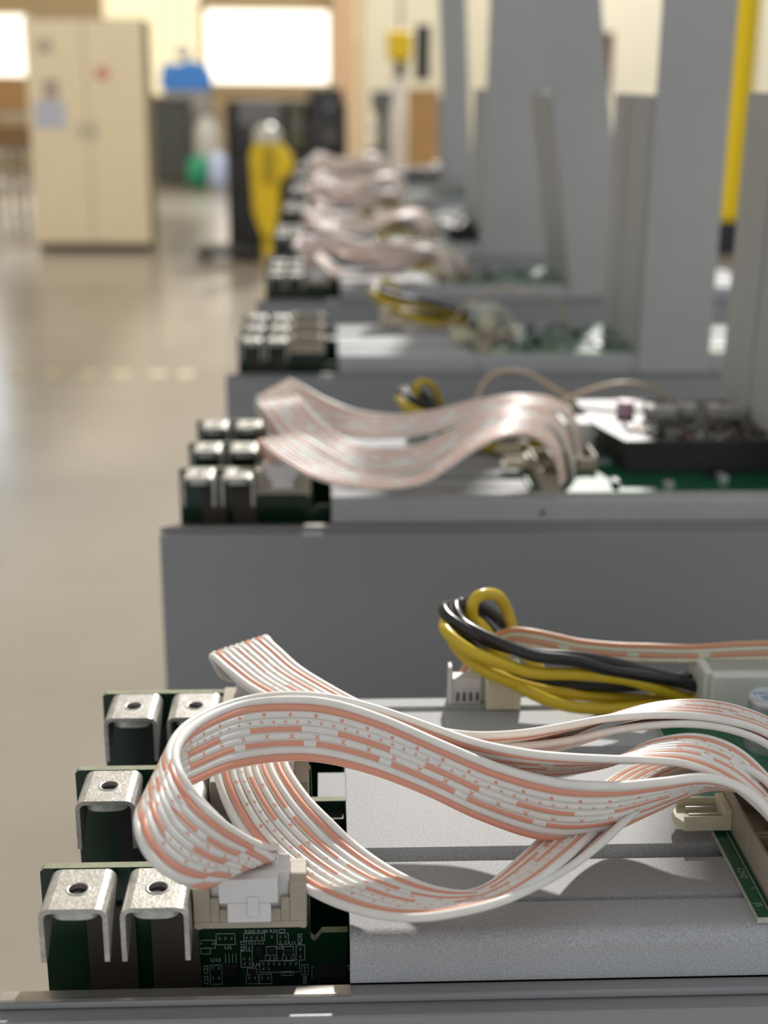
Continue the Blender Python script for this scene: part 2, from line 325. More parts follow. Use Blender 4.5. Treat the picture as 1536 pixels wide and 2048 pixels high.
RIB_M2B = ([(-10.5,580.5,1196.0),(-10.5,580.5,1201.5),(-11.6,580.8,1212.2),(-12.9,577.0,1218.5),(-10.0,569.4,1218.8),(-1.7,558.1,1212.0),(10.6,549.7,1205.7),(24.8,542.4,1203.9),(39.0,540.7,1206.3),(52.1,543.5,1211.7),(67.0,549.1,1217.2),(82.5,557.3,1219.4),(96.3,564.5,1215.6),(105.1,568.3,1205.4),(109.1,569.4,1194.1),(110.7,569.4,1183.7)],
    [(-24.5,580.5,1196.0),(-24.5,580.5,1201.5),(-30.2,579.6,1211.7),(-29.9,572.5,1217.2),(-25.9,563.3,1214.9),(-16.0,549.9,1206.7),(-0.1,537.3,1200.4),(17.1,528.5,1196.9),(34.2,525.8,1198.5),(50.4,527.5,1204.8),(65.2,532.4,1212.2),(80.4,540.5,1215.3),(93.5,547.3,1213.1),(101.3,551.3,1204.3),(105.2,552.3,1194.5),(106.3,552.6,1186.3)])
RIB_M2C = ([(-10.5,623.5,1196.0),(-10.5,623.5,1201.5),(-15.0,624.8,1209.6),(-16.4,619.5,1217.1),(-10.8,608.7,1217.3),(0.2,595.0,1213.9),(13.9,587.5,1210.1),(30.9,581.4,1209.4),(48.4,578.8,1212.0),(66.2,578.7,1216.4),(85.6,581.4,1218.2),(101.8,585.7,1215.3),(111.7,588.0,1206.8),(116.1,587.4,1194.0),(117.5,586.3,1182.3)],
    [(-24.5,623.5,1196.0),(-24.5,623.5,1201.5),(-31.8,622.8,1205.4),(-31.1,613.5,1209.7),(-23.6,601.1,1208.3),(-12.6,590.1,1203.2),(4.8,575.8,1201.6),(25.6,566.4,1202.4),(45.1,562.8,1205.8),(64.3,561.9,1211.7),(83.3,564.3,1216.5),(98.5,568.5,1214.8),(107.6,571.1,1206.9),(111.4,570.6,1195.1),(112.5,569.7,1184.7)])
WIRE_YA = [(107.0,337.0,1187.8),(102.3,335.0,1187.8),(89.5,330.0,1194.0),(79.7,328.0,1197.9),(66.9,326.0,1200.3),(54.6,325.0,1201.4),(47.3,325.0,1203.8),(39.4,325.0,1206.9),(34.9,327.0,1209.1),(32.3,331.0,1210.4),(31.8,336.0,1210.6),(33.5,342.0,1210.2),(37.9,348.0,1208.3),(43.2,350.0,1204.7),(47.6,350.0,1198.6)]
WIRE_YB = [(109.1,344.0,1186.0),(102.5,341.0,1186.0),(88.5,337.0,1187.4),(68.3,331.0,1191.9),(55.3,328.0,1195.4),(45.8,327.0,1199.3),(39.9,328.0,1202.3),(36.4,330.0,1204.7),(34.2,333.0,1206.8),(33.6,338.0,1208.0),(34.8,344.0,1207.9),(39.7,351.0,1205.1),(45.2,354.0,1200.0),(49.6,354.0,1195.3)]
WIRE_YC = [(105.1,331.0,1191.1),(97.9,332.0,1188.7),(88.3,331.0,1188.7),(77.3,329.0,1188.7),(67.6,327.0,1190.1),(61.3,326.0,1192.0),(56.3,326.0,1194.1),(49.1,328.0,1197.5),(42.2,332.0,1200.4),(37.7,337.0,1202.8),(35.6,342.0,1205.1),(36.6,348.0,1205.6),(42.2,354.0,1203.1),(47.9,358.0,1196.7),(51.8,358.0,1190.4)]
WIRE_YD = [(49.8,344.0,1195.9),(46.1,344.0,1199.7),(42.7,343.0,1205.0),(40.2,342.0,1209.5),(39.8,342.0,1213.5),(41.4,343.0,1215.9),(44.3,345.0,1216.0),(47.5,348.0,1214.2),(50.3,352.0,1209.6),(52.3,355.0,1204.4),(54.1,358.0,1199.0),(57.0,360.0,1192.6),(62.5,360.0,1186.2)]
WIRE_BA = [(107.6,340.0,1190.5),(103.4,338.0,1191.9),(90.0,333.0,1196.4),(79.9,330.0,1200.9),(67.0,328.0,1204.4),(54.7,327.0,1205.9),(45.7,328.0,1208.1),(39.9,330.0,1209.9),(35.4,333.0,1211.8),(32.7,337.0,1212.8),(32.2,342.0,1213.1),(35.1,348.0,1211.3),(39.0,352.0,1208.2),(43.7,354.0,1203.1),(49.6,354.0,1196.9)]
WIRE_BB = [(105.8,334.0,1192.1),(102.0,333.0,1192.8),(92.5,330.0,1196.5),(76.2,327.0,1200.7),(65.6,325.0,1204.6),(54.3,324.5,1206.5),(45.5,327.0,1209.2),(39.5,331.0,1210.9),(36.6,335.0,1211.7),(35.3,340.0,1213.0),(36.1,345.0,1213.1),(38.8,350.0,1210.0),(41.4,353.0,1205.0),(45.9,354.0,1198.4)]
WIRE_BC = [(108.7,344.0,1191.1),(102.2,342.0,1192.1),(88.5,338.0,1191.7),(78.3,335.0,1192.7),(65.1,332.0,1195.2),(55.7,331.0,1196.5),(46.6,331.0,1199.5),(41.4,334.0,1203.4),(38.4,338.0,1206.1),(37.0,343.0,1208.0),(36.8,347.0,1209.8),(37.7,351.0,1211.0),(40.6,354.0,1208.9),(44.6,356.0,1203.0),(50.1,358.0,1195.9)]
WIRE_BD = [(106.9,338.0,1192.7),(103.0,337.0,1193.5),(94.2,335.0,1193.9),(82.7,333.0,1193.5),(71.5,332.0,1194.1),(60.5,332.0,1194.8),(49.8,334.0,1197.4),(44.0,338.0,1200.1),(40.9,342.0,1202.9),(39.3,346.0,1206.4),(39.0,349.0,1209.4),(41.2,353.0,1209.9),(45.3,357.0,1206.7),(50.2,360.0,1201.8),(56.5,362.0,1194.9)]
RIB_T4 = ([(36.2,353.0,1182.1),(36.6,353.0,1185.0),(37.9,353.0,1188.9),(40.6,352.0,1193.9),(44.2,351.0,1198.2),(47.5,350.0,1202.0),(51.5,348.0,1204.6),(56.7,346.0,1205.1),(63.7,344.0,1204.3),(70.1,342.0,1203.5),(79.4,340.0,1203.2),(87.7,338.0,1203.7),(99.7,336.0,1204.1),(111.2,335.0,1205.3),(120.8,335.0,1205.5),(134.7,335.0,1204.9),(146.3,335.0,1201.1)],
    [(43.6,351.0,1183.6),(43.5,351.0,1186.1),(44.9,351.0,1189.7),(47.0,350.0,1194.0),(49.0,349.0,1196.7),(49.9,348.0,1197.9),(52.4,346.0,1200.0),(57.3,344.0,1200.0),(64.0,342.0,1199.3),(69.9,340.0,1198.8),(79.3,338.0,1198.7),(87.5,336.0,1199.0),(99.5,334.0,1199.7),(111.0,333.0,1200.4),(120.7,333.0,1200.5),(134.6,333.0,1199.9),(146.1,333.0,1196.0)])

# ------------------------------------------------------------------ setting
BENCH_Z = 0.970
ZB = 1.196                                   # top edge of the circuit boards
M['floor'] = mat('polished_concrete', (0.36, 0.32, 0.265), 0.22, 0, 0.10, 1.6, 0.05, 30, blotch=0.16, bloscale=0.5)
M['wall'] = mat('cream_wall', (0.50, 0.38, 0.22), 0.8, 0, 0.06, 1.0)
M['wall_pale'] = mat('pale_wall', (0.66, 0.62, 0.50), 0.8, 0, 0.05, 1.0)
M['wall_white'] = mat('white_wall', (0.80, 0.77, 0.66), 0.8, 0, 0.05, 1.0)
M['pane'] = mat('daylit_pane', (0.9, 0.9, 0.85), 0.5, emit=(1.0, 0.93, 0.82), estr=1.5)
M['pane_warm'] = mat('daylit_fibreglass', (0.9, 0.85, 0.6), 0.6, emit=(1.0, 0.84, 0.55), estr=0.62)
M['curtain'] = mat('peach_strip_curtain', (0.92, 0.72, 0.48), 0.6, 0, 0.1, 4)
M['curtain_red'] = mat('red_strip', (0.85, 0.46, 0.30), 0.6)
M['tan'] = mat('tan_paint', (0.58, 0.45, 0.26), 0.7)

def st(name, mb, m, **kw): o = mb.build(name, m, **kw); o['kind'] = 'structure'; return o
st('floor', MB().box(-9, 9, -1.5, 27, -0.1, 0), M['floor'])
st('wall_back', MB().box(-9, 9, 24.3, 24.5, 0, 5.2), M['wall'])
st('wall_left', MB().box(-9.2, -9, 4, 24.5, 0, 5.2), M['wall_white'])
st('wall_right', MB().box(9, 9.2, 6, 24.5, 0, 5.2), M['wall_white'])
st('sun_blocker_slab', MB().box(-9, 1.10, 0.8, 24.5, 7.0, 7.2), M['wall_white'])  # slab added out of view to keep the sun off the left floor
w = empty('window_1', (-0.94, 24.28, 1.30), kind='structure')
MB().box(-1.04, 1.04, -0.06, -0.02, 0, 1.17).build('pane', M['pane'], w)
fr = MB().box(-1.14, -1.04, -0.1, 0.02, -0.1, 1.27).box(1.04, 1.14, -0.1, 0.02, -0.1, 1.27).box(-1.14, 1.14, -0.1, 0.02, 1.17, 1.29).box(-1.14, 1.14, -0.1, 0.02, -0.1, 0)
fr.build('window_frame', M['tan'], w)
w = empty('window_2', (-5.45, 24.28, 1.38), kind='structure')
MB().box(-0.5, 0.5, -0.06, -0.02, 0, 0.97).build('pane', M['pane'], w)
MB().box(-0.58, -0.5, -0.1, 0.02, -0.08, 1.05).box(0.5, 0.58, -0.1, 0.02, -0.08, 1.05).box(-0.5, 0.5, -0.1, 0.02, 0.97, 1.05).box(-0.5, 0.5, -0.1, 0.02, -0.08, 0).build('window_frame', M['tan'], w)
w = empty('window_3', (-2.50, 24.28, 1.10), kind='structure')
for i in range(3): MB().box(-0.46 + i * 0.31, -0.17 + i * 0.31, -0.06, -0.02, 0, 1.9).build('pane', M['pane_warm'], w)
w = empty('window_4', (-3.32, 24.28, 2.28), kind='structure')
MB().box(-0.35, 0.36, -0.06, -0.02, 0, 0.7).build('pane', M['pane_warm'], w)
w = empty('wall_partition', (1.35, 18.0, 0), kind='structure')
MB().box(-0.82, 0.82, 0, 0.15, 0, 3.2).build('partition_panel', M['wall_pale'], w)
w = empty('wall_cross', (4.2, 18.0, 0), kind='structure')
MB().box(-1.3, 4.5, 0, 0.15, 0, 3.4).build('partition_panel', M['wall_white'], w)

w = empty('window_5', (-6.3, 24.28, 3.7), kind='structure')
for i in range(2): MB().box(-0.6 + i * 0.55, -0.1 + i * 0.55, -0.06, -0.02, 0, 1.3).build('pane', mat('high_pane_%d' % i, (0.8, 0.9, 1), 0.5, emit=(0.75, 0.88, 1.0), estr=7.0) if i == 0 else bpy.data.materials['high_pane_0'], w)
for i, x in enumerate((-1.461, -1.305, -1.137, -0.981, -0.800, -0.667)):
    o = MB().box(-0.038, 0.038, -0.06, 0.06, 0.0005, 0.0015).build('floor_tape', mat('faded_yellow_tape_%s' % 'abcdef'[i], (0.48, 0.43, 0.25), 0.6, 0, 0.2, 30))
    o.location = (x, 6.42, 0)
    tag(o, 'faded yellow dash of floor tape, %s from the left on the concrete' % ('first', 'second', 'third', 'fourth', 'fifth', 'sixth')[i], 'floor tape', 'yellow floor tape dashes')

# workbench the units stand on
wb = empty('workbench', (0.18, 1.9, 0), label='long grey workbench carrying the whole row of open aluminium units', cat='workbench')
MB().box(-0.225, 0.24, -1.72, 1.65, BENCH_Z - 0.03, BENCH_Z).build('bench_top', mat('bench_laminate', (0.42, 0.41, 0.38), 0.5, 0, 0.08, 40), wb, bevel=0.003)
for sx in (-0.20, 0.20):
    for sy in (-1.65, 0, 1.58):
        MB().box(sx - 0.02, sx + 0.02, sy - 0.02, sy + 0.02, 0, BENCH_Z - 0.03).build('leg', mat('bench_leg', (0.3, 0.3, 0.3), 0.4, 0.5) if 'bench_leg' not in bpy.data.materials else bpy.data.materials['bench_leg'], wb)

# ------------------------------------------------------------------ the open mining unit
H = ZB - BENCH_Z
Y0 = 0.2283
class UB(MB):
    """unit builder: x, y as measured at the nearest unit, z measured from the boards' top edge"""
    def build(s, name, m, parent=None, **kw):
        s.v = [(x, y - Y0, z + H) for x, y, z in s.v]
        return MB.build(s, name, m, parent, **kw)

def arc(cx, cz, r, a0, a1, n):
    return [(cx + r * math.cos(math.radians(a0 + (a1 - a0) * i / n)), cz + r * math.sin(math.radians(a0 + (a1 - a0) * i / n))) for i in range(n + 1)]

def make_clip(parent, cx, yf, yb):
    """folded terminal: a U of sheet metal with a threaded hole, legs tapering downwards"""
    w, t, ztop, zb, R = 0.0067, 0.0010, 0.0003, -0.0118, 0.0022
    def prof(off):
        p = [(-w + off, zb)] + [(-w + off, zb * 0.5)]
        p += [(cx_ , z) for cx_, z in arc(-w + R, ztop - R, R - off, 180, 90, 5)]
        p += [(cx_ , z) for cx_, z in arc(w - R, ztop - R, R - off, 90, 0, 5)]
        return p + [(w - off, zb * 0.5), (w - off, zb)]
    o_, i_ = prof(0), prof(t)
    n = len(o_); v = []; f = []
    for pr in (o_, i_):
        for x, z in pr:
            k = min(1.0, max(0.0, (z - zb) / (ztop - R - zb)))
            yr = yf + 0.0016 + (yb - yf - 0.0016) * (k ** 0.75)
            v += [(x + cx, yf, z), (x + cx, yr, z)]
    F = lambda s, i, q: s * 2 * n + i * 2 + q
    for i in range(n - 1):
        top = (i == 7)                        # the flat top segment gets a real hole
        if not top:
            f.append((F(0, i, 0), F(0, i + 1, 0), F(0, i + 1, 1), F(0, i, 1))); f.append((F(1, i, 0), F(1, i, 1), F(1, i + 1, 1), F(1, i + 1, 0)))
        f.append((F(0, i, 0), F(1, i, 0), F(1, i + 1, 0), F(0, i + 1, 0))); f.append((F(0, i, 1), F(0, i + 1, 1), F(1, i + 1, 1), F(1, i, 1)))
    for i in (0, n - 1): f.append((F(0, i, 0), F(0, i, 1), F(1, i, 1), F(1, i, 0)))
    b = UB().add(v, f)
    # holed top
    xa, xb = cx + o_[7][0], cx + o_[8][0]; hy, hr, N = yf + 0.0068, 0.0019, 24
    ring = []; rect = []
    for i in range(N):
        a = 2 * PI * i / N + PI / N; c, s_ = math.cos(a), math.sin(a)
        ring.append((cx + hr * c, hy + hr * s_))
        k = min(((xb - cx) / abs(c)) if abs(c) > 1e-6 else 9, ((yb - hy) if s_ > 0 else (hy - yf)) / abs(s_) if abs(s_) > 1e-6 else 9)
        rect.append((cx + k * c, hy + k * s_))
    for zz in (ztop, ztop - t):
        vv = [(x, y, zz) for x, y in ring] + [(x, y, zz) for x, y in rect]
        b.add(vv, [(i, (i + 1) % N, (i + 1) % N + N, i + N) for i in range(N)])
        b.add([(xa, yf, zz), (xb, yf, zz), (xb, yb, zz), (xa, yb, zz)] + [(x, y, zz) for x, y in rect],
              [(k, 4 + min(range(N), key=lambda i: math.hypot(rect[i][0] - (xa, xb, xb, xa)[k], rect[i][1] - (yf, yf, yb, yb)[k])), 4 + (min(range(N), key=lambda i: math.hypot(rect[i][0] - (xa, xb, xb, xa)[k], rect[i][1] - (yf, yf, yb, yb)[k])) + 1) % N) for k in range(4)] +
              [(k, 4 + min(range(N), key=lambda i: math.hypot(rect[i][0] - (xa, xb, xb, xa)[k], rect[i][1] - (yf, yf, yb, yb)[k])), 4 + (min(range(N), key=lambda i: math.hypot(rect[i][0] - (xa, xb, xb, xa)[k], rect[i][1] - (yf, yf, yb, yb)[k])) - 1) % N) for k in range(4)])
    b.add([(x, y, ztop) for x, y in ring] + [(x, y, ztop - 0.004) for x, y in ring], [(i, (i + 1) % N, (i + 1) % N + N, i + N) for i in range(N)])
    # slightly raised burr round the hole
    v2 = []
    for rr, zz in ((hr, ztop + 0.00012), (hr + 0.00025, ztop + 0.0002), (hr + 0.0006, ztop + 0.0)):
        v2 += [(cx + rr * math.cos(2 * PI * i / N), hy + rr * math.sin(2 * PI * i / N), zz) for i in range(N)]
    b.add(v2, [(k * N + i, k * N + (i + 1) % N, (k + 1) * N + (i + 1) % N, (k + 1) * N + i) for k in range(2) for i in range(N)])
    b.build('terminal_clip', M['tin'], parent, smooth=True, angle=40)
    UB().cyl((cx, yf + .0068, ztop - .0016), .00185, .0007, 20).build('hole_shade_disc', M['chip'], parent)  # dark disc paints the shade down inside the hole
    # the nut held under the clip's top
    nb = UB(); NN = 20
    pr = []
    for i in range(NN):
        a = 2 * PI * i / NN
        pr.append((cx + 0.0050 * math.copysign(abs(math.cos(a)) ** 0.6, math.cos(a)), yf + 0.0062 + 0.0052 * math.copysign(abs(math.sin(a)) ** 0.6, math.sin(a))))
    nb.prism_z(pr, ztop - 0.0034, ztop - 0.0011)
    nb.build('terminal_nut', M['nut'], parent, smooth=True, angle=50, bevel=0.0003)

def S(cx, cy):                                # board drawing units -> (x, z) on the board face
    u = cx / 1536.0; v = cy / 1399.0
    return (-30.17 + 36.9 * u - 1.5 * v + 1.6 * u * v) / 1000, (1.594 - 0.68 * u - 40.1 * v - 0.3 * u * v) / 1000

def board_details(bd, yf):
    lines = UB(); pads = UB(); wd = 0.00010; y0, y1 = yf - 0.00006, yf + 0.0001
    def bar(a, b_):
        (x0, z0), (x1, z1) = a, b_
        lines.box(min(x0, x1) - wd / 2, max(x0, x1) + wd / 2, y0, y1, min(z0, z1) - wd / 2, max(z0, z1) + wd / 2)
    def rect(x0, y0_, x1, y1_):
        a, c = S(x0, y0_), S(x1, y1_)
        bar(a, (c[0], a[1])); bar((c[0], a[1]), c); bar(c, (a[0], c[1])); bar((a[0], c[1]), a)
    for q in ((305, 620, 468, 710), (155, 675, 300, 742), (175, 742, 258, 790), (540, 618, 720, 675), (825, 615, 922, 708), (735, 728, 822, 795), (882, 728, 966, 795),
              (988, 715, 1063, 843), (515, 765, 615, 905), (560, 680, 615, 765), (678, 850, 1018, 945), (862, 945, 965, 975), (725, 803, 827, 850), (872, 800, 975, 850),
              (1035, 885, 1093, 970), (252, 888, 358, 1052), (572, 915, 655, 970), (562, 968, 670, 1048), (672, 968, 780, 1048)): rect(*q)
    a, b_, c = S(1125, 1010), S(1125, 900), S(1440, 893)
    bar(b_, (c[0], b_[1])); bar(a, (b_[0], b_[1]))
    for x in (385, 415, 445, 475):
        bar(S(x, 790), (S(x, 790)[0], S(x, 865)[1]))
    for x, y in ((335, 655), (387, 655), (438, 655), (178, 700), (280, 700), (565, 648), (605, 648), (655, 648), (700, 648), (780, 642), (855, 640), (898, 640), (855, 687), (898, 687),
                 (588, 697), (588, 740), (545, 832), (592, 832), (548, 877), (595, 877), (640, 697), (672, 697), (703, 697), (1025, 748), (1025, 812), (708, 875), (755, 875), (800, 875),
                 (845, 875), (892, 875), (940, 875), (988, 875), (710, 920), (755, 920), (892, 952), (937, 952), (1063, 912), (1063, 945), (280, 912), (330, 912), (280, 998), (330, 998),
                 (590, 998), (638, 998), (697, 998), (750, 998), (765, 827), (805, 827), (905, 827), (950, 827)):
        x_, z_ = S(x, y); s = 0.00022
        pads.box(x_ - s, x_ + s, yf - 0.0003, yf + 0.0001, z_ - s, z_ + s)
    o = lines.build('silkscreen_outline', M['silk'], bd); o['kind'] = 'stuff'
    o = pads.build('solder_joint', M['solder'], bd, smooth=True); o['kind'] = 'stuff'
    ch = UB()
    for q in ((365, 880, 500, 1000), (745, 738, 812, 785), (892, 738, 956, 785), (600, 925, 650, 962), (640, 720, 700, 790)):
        a, c = S(q[0], q[1]), S(q[2], q[3]); ch.box(a[0], c[0], yf - 0.0007, yf + 0.0001, c[1], a[1])
    o = ch.build('chip', M['chip'], bd, bevel=0.0001)
    R90 = (PI / 2, 0, 0)
    def L(t, x, y, size, vert=False):
        x_, z_ = S(x, y)
        letters(t, 'printed_lettering', M['silk'], bd, (x_, yf - 0.00008 - Y0, z_ + H), (PI / 2, -PI / 2 if vert else 0, 0), size, 0.00002)
    for t, x, y in (('C9', 115, 715), ('D9', 118, 772), ('U3', 408, 737), ('U10', 303, 845), ('U1', 958, 700), ('U2', 850, 735), ('U4', 652, 885), ('C7', 868, 595)): L(t, x, y, 0.0013)
    L('R205 R180 R25', 690, 598, 0.0011)
    for t, x, y in (('R235', 1022, 660), ('R212', 533, 722), ('R217 R218', 165, 970), ('C22 C23', 222, 970), ('R80', 1066, 1015)): L(t, x, y, 0.0013, True)

def make_unit(name_label, full=True, module=False, group='open aluminium units on the bench'):
    root = empty('mining_unit', (0, Y0, BENCH_Z), label=name_label, cat='computing unit', group=group)
    xl, xr = -0.0655, 0.3600
    g0 = [(.2318, -.0208), (.2288, -.0208), (.2284, -.0210), (.2283, -.0214), (.2283, -.0222), (.2290, -.0224), (.2290, -.0227), (.2249, -.0227), (.2244, -.0230), (.2243, -.0236),
          (.2243, -.226), (.2318, -.226)]
    UB().prism_x(g0, xl, xr).build('front_panel', M['alu_side'], root, smooth=True, angle=25)
    UB().prism_x([(.2284, -.0208), (.2317, -.0208), (.2317, -.0206), (.2290, -.0206)], xl + 0.0004, 0.0046).build('machined_edge', M['alu_cut'], root)
    UB().prism_x([(.3400, -.0205), (.3430, -.0205), (.3480, -.0240), (.3480, -.226), (.3400, -.226)], -.0585, xr).build('rear_panel', M['alu_side'], root)
    UB().box(xl + .002, xr - .002, .2318, .3400, -.226, -.224).build('bottom_panel', M['alu_side'], root)
    UB().box(xr - .0022, xr - .0005, .2318, .3400, -.224, -.0150).build('end_panel', M['alu_side'], root)
    zc = -0.0095
    top = [(.2318, -.0203), (.2318, -.0130)] + [(.2350 + .0032 * math.cos(math.radians(a)), -.0128 + .0033 * math.sin(math.radians(a))) for a in (165, 150, 135, 120, 105, 90)]
    def groove(yf, yb, d): return [(yf, zc), (yf + .0002, zc - d), (yb - .0001, zc - d), (yb, zc)]
    top += groove(.2430, .2452, .0012) + groove(.2589, .2648, .0034) + groove(.3019, .3119, .0034) + groove(.3327, .3362, .0014)
    top += [(.3412, zc), (.3418, zc - .0006), (.3418, -.0203), (.3396, -.0203), (.3396, -.0148), (.2345, -.0148), (.2340, -.0203)]
    c = UB().prism_x(top, 0.0045, xr)
    c.prism_x([(.2862, zc), (.2995, zc), (.2995, -.0148), (.2862, -.0148)], -0.0022, 0.0046)
    c.build('top_cover', M['alu'], root, smooth=True, angle=30)
    UB().cyl((0.092, .2322, -.0165), .0011, -.0006, 12, 'y').build('screw_hole', M['chip'], root)
    for k in range(3):
        yf = .2436 + .0413 * k; th = .0020
        zr = (-.0165, -.0090, -.0090)[k]
        out = [(-.0588, -.0008), (-.0580, 0), (-.0046, 0), (-.0038, -.0008), (-.0036, zr - .0012), (-.0028, zr - .0020), (-.0020, zr - .0012), (-.0012, zr), (.0042, zr), (.0042, -.026), (.30, -.030), (.30, -.215), (-.0588, -.215)]
        if k: out = [(-.0588, -.0008), (-.0580, 0), (-.0046, 0), (-.0038, -.0008), (-.0036, zr), (.0042, zr), (.0042, -.026), (.30, -.030), (.30, -.215), (-.0588, -.215)]
        bd = UB().prism_y(out, yf, yf + th).build('circuit_board', M['pcb'], root)
        bd.data.materials.append(M['pcb_edge'])
        for p in bd.data.polygons:
            if abs(p.normal.y) < 0.5: p.material_index = 1
        for cxp in (-.0496, -.0338):
            make_clip(bd, cxp, yf - .0150, yf - .0010)
        # thermal plates under the clips
        UB().box(-.0498, -.0398, yf - .0012, yf, -.19, -.0085).build('thermal_plate', M['pad'] if k == 0 else M['chip'], bd)
        UB().box(-.0366, -.0268, yf - .0012, yf, -.19, -.0085).build('thermal_plate', M['pad'] if k == 0 else M['chip'], bd)
        UB().box(-.0030, .0038, yf - .004, yf, -.0170 + (k > 0) * .004 - .009 * (k == 0), -.0125 + (k > 0) * .001 - .012 * (k == 0)).build('chip', M['chip'], bd)
        if full and k == 0: board_details(bd, yf)
        # connector housing on the board
        X0, X1, yF = -.0268, -.0042, yf - .0098
        hb = UB().box(X0, X1, yF, yf, -.0084, -.0068).box(X0, X1, yf - .0016, yf, -.0068, .0016)
        hb.box(X0, X0 + .0034, yF, yf - .0016, -.0068, .0018).box(X1 - .0034, X1, yF, yf - .0016, -.0068, .0018)
        hb.box(X0 + .0034, X0 + .0052, yF, yF + .001, -.0068, -.0014).box(X1 - .0052, X1 - .0034, yF, yF + .001, -.0068, -.0014)
        hb.box(X0 + .0052, X1 - .0052, yF, yF + .001, -.0068, -.0040).box(X0 + .0002, X0 + .0014, yF + .002, yf - .002, -.0100, -.0084).box(X1 - .0014, X1 - .0002, yF + .002, yf - .002, -.0100, -.0084)
        hb.build('board_connector', M['ivory'], bd, bevel=0.0002, seg=1)
    # control board on the right half of the cover
    cb = UB().prism_z([(.0878, .2338), (.2500, .2338), (.2500, .3360), (.0878, .3360)], -.0094, -.0080).build('control_board', M['pcb_ctrl'], root)
    cb.data.materials.append(M['pcb_edge_c'])
    for p in cb.data.polygons:
        if abs(p.normal.z) < 0.5: p.material_index = 1
    def header(x0, x1, y0, y1, z1=.0004):
        h = UB(); t = .0010; z0 = -.0080
        h.box(x0, x1, y0, y1, z0, z0 + .0012).box(x0, x0 + t, y0, y1, z0, z1).box(x1 - t, x1, y0, y1, z0, z1).box(x0 + t, x1 - t, y0, y0 + t, z0, z1 - .001).box(x0 + t, x1 - t, y1 - t, y1, z0, z1 - .001)
        h.build('board_connector', M['ivory'], cb, bevel=0.0002, seg=1)
    header(.0915, .1003, .2536, .2748); header(.0915, .1003, .2340, .2530); header(.1025, .1105, .2590, .2800, -.001); header(.1120, .1205, .2640, .2900, -.001)
    # silk line and print along the board's left edge
    UB().box(.0906, .0908, .2342, .2745, -.00805, -.00793).build('silkscreen_outline', M['silk'], cb)
    if full:
        for t, x, y, s in (('CH2', .0893, .2500, .0021), ('1', .0899, .2443, .0014), ('J5', .0893, .2382, .0019)):
            letters(t, 'printed_lettering', M['silk'], cb, (x, y - Y0, -.00796 + H), (0, 0, -PI / 2), s, 0.00002)
    # side-entry connectors overhanging the board's edge, with bare pins
    for (yc, n) in ((.2700, 2), (.2960, 3)):
        s_ = UB().prism_z([(.0792, yc - .0010), (.0806, yc - .0038), (.0915, yc - .0040), (.0915, yc + .0040), (.0806, yc + .0038), (.0792, yc + .0016)], -.0072, -.0052)
        s_.box(.0806, .0915, yc - .0042, yc - .0034, -.0072, -.0036).box(.0806, .0915, yc + .0034, yc + .0042, -.0072, -.0030).box(.0895, .0915, yc - .0040, yc + .0040, -.0072, -.0020)
        s_.build('side_entry_connector', M['cream'], cb, bevel=0.0002, seg=1)
        for i in range(n):
            UB().cyl((.0822, yc - .0016 + .0032 * i / max(1, n - 1), -.0045), .00035, .0085, 10, 'x').build('contact_pin', M['solder'], cb, smooth=True)
    # can capacitor
    cx, cy, cr = .1128, .3080, .0056
    UB().lathe((cx, cy, 0), [(cr, -.0080), (cr, .0046), (cr + .0001, .0056), (cr - .0006, .0062)], 32).build('capacitor', M['capcan'], cb, smooth=True, angle=60)
    UB().prism_z([(cx + (cr - .0008) * math.cos(2 * PI * i / 32), cy + (cr - .0008) * math.sin(2 * PI * i / 32)) for i in range(32)], .0060, .00625).build('capacitor_lid', M['captop'], cb)
    UB().prism_z([(cx + (cr - .0008) * math.cos(math.radians(a)), cy + (cr - .0008) * math.sin(math.radians(a))) for a in range(-50, 61, 11)], .0061, .00632).build('capacitor_band', M['capblue'], cb)
    if full:
        for t, dx, dy in (('330', -.0014, -.0024), ('30V', -.0014, -.0008), ('FP1H5A', -.0012, .0012)):
            letters(t, 'printed_lettering', M['capblue'], cb, (cx + dx, cy + dy - Y0, .00630 + H), (0, 0, PI), .0019, 0.00002)
    # power socket and small parts
    UB().box(.1020, .1200, .3220, .3355, -.0080, .0052).build('power_socket', M['clear'], cb, bevel=0.0006)
    rnd = random.Random(5)
    ch = UB(); wt = UB()
    for i in range(46):
        x, y = rnd.uniform(.123, .245), rnd.uniform(.238, .330)
        a, b_ = rnd.uniform(.0008, .0035), rnd.uniform(.0008, .0035)
        (ch if rnd.random() < .6 else wt).box(x - a, x + a, y - b_, y + b_, -.0080, -.0080 + rnd.uniform(.0006, .0035))
    o = ch.build('small_chip', M['chip'], cb); o['kind'] = 'stuff'
    o = wt.build('small_component', M['capcan'], cb); o['kind'] = 'stuff'
    UB().box(.205, .222, .262, .300, -.0080, .004).build('network_socket', M['tin'], cb, bevel=0.0005)
    # little upright sockets at the rear edge of the cover
    UB().box(.0435, .0530, .3330, .3400, -.0095, .0030).build('rear_socket', M['cream'], root, bevel=0.0005)
    if module:
        ys = .2620
        UB().box(.1326, .2600, ys, ys + .070, -.0080, .0052).build('black_housing', M['dark'], root, bevel=0.0006)
        md = UB().prism_z([(.1316, ys - .0012), (.2620, ys - .0012), (.2620, ys + .078), (.1236, ys + .078), (.1236, ys + .030)], .0053, .0067).build('stacked_board', mat('dark_board', (0.035, 0.03, 0.024), 0.4, 0, .5, 300), root)
        rr = random.Random(3); g = UB(); gg = UB(); og = UB()
        for i in range(230):
            x, y = rr.uniform(.135, .258), ys + rr.uniform(.001, .030)
            a = rr.uniform(.0004, .0014); (g, gg, og)[0 if rr.random() < .5 else (1 if rr.random() < .8 else 2)].box(x - a, x + a, y - a * .6, y + a * .6, .0067, .0067 + rr.uniform(.0006, .0020))
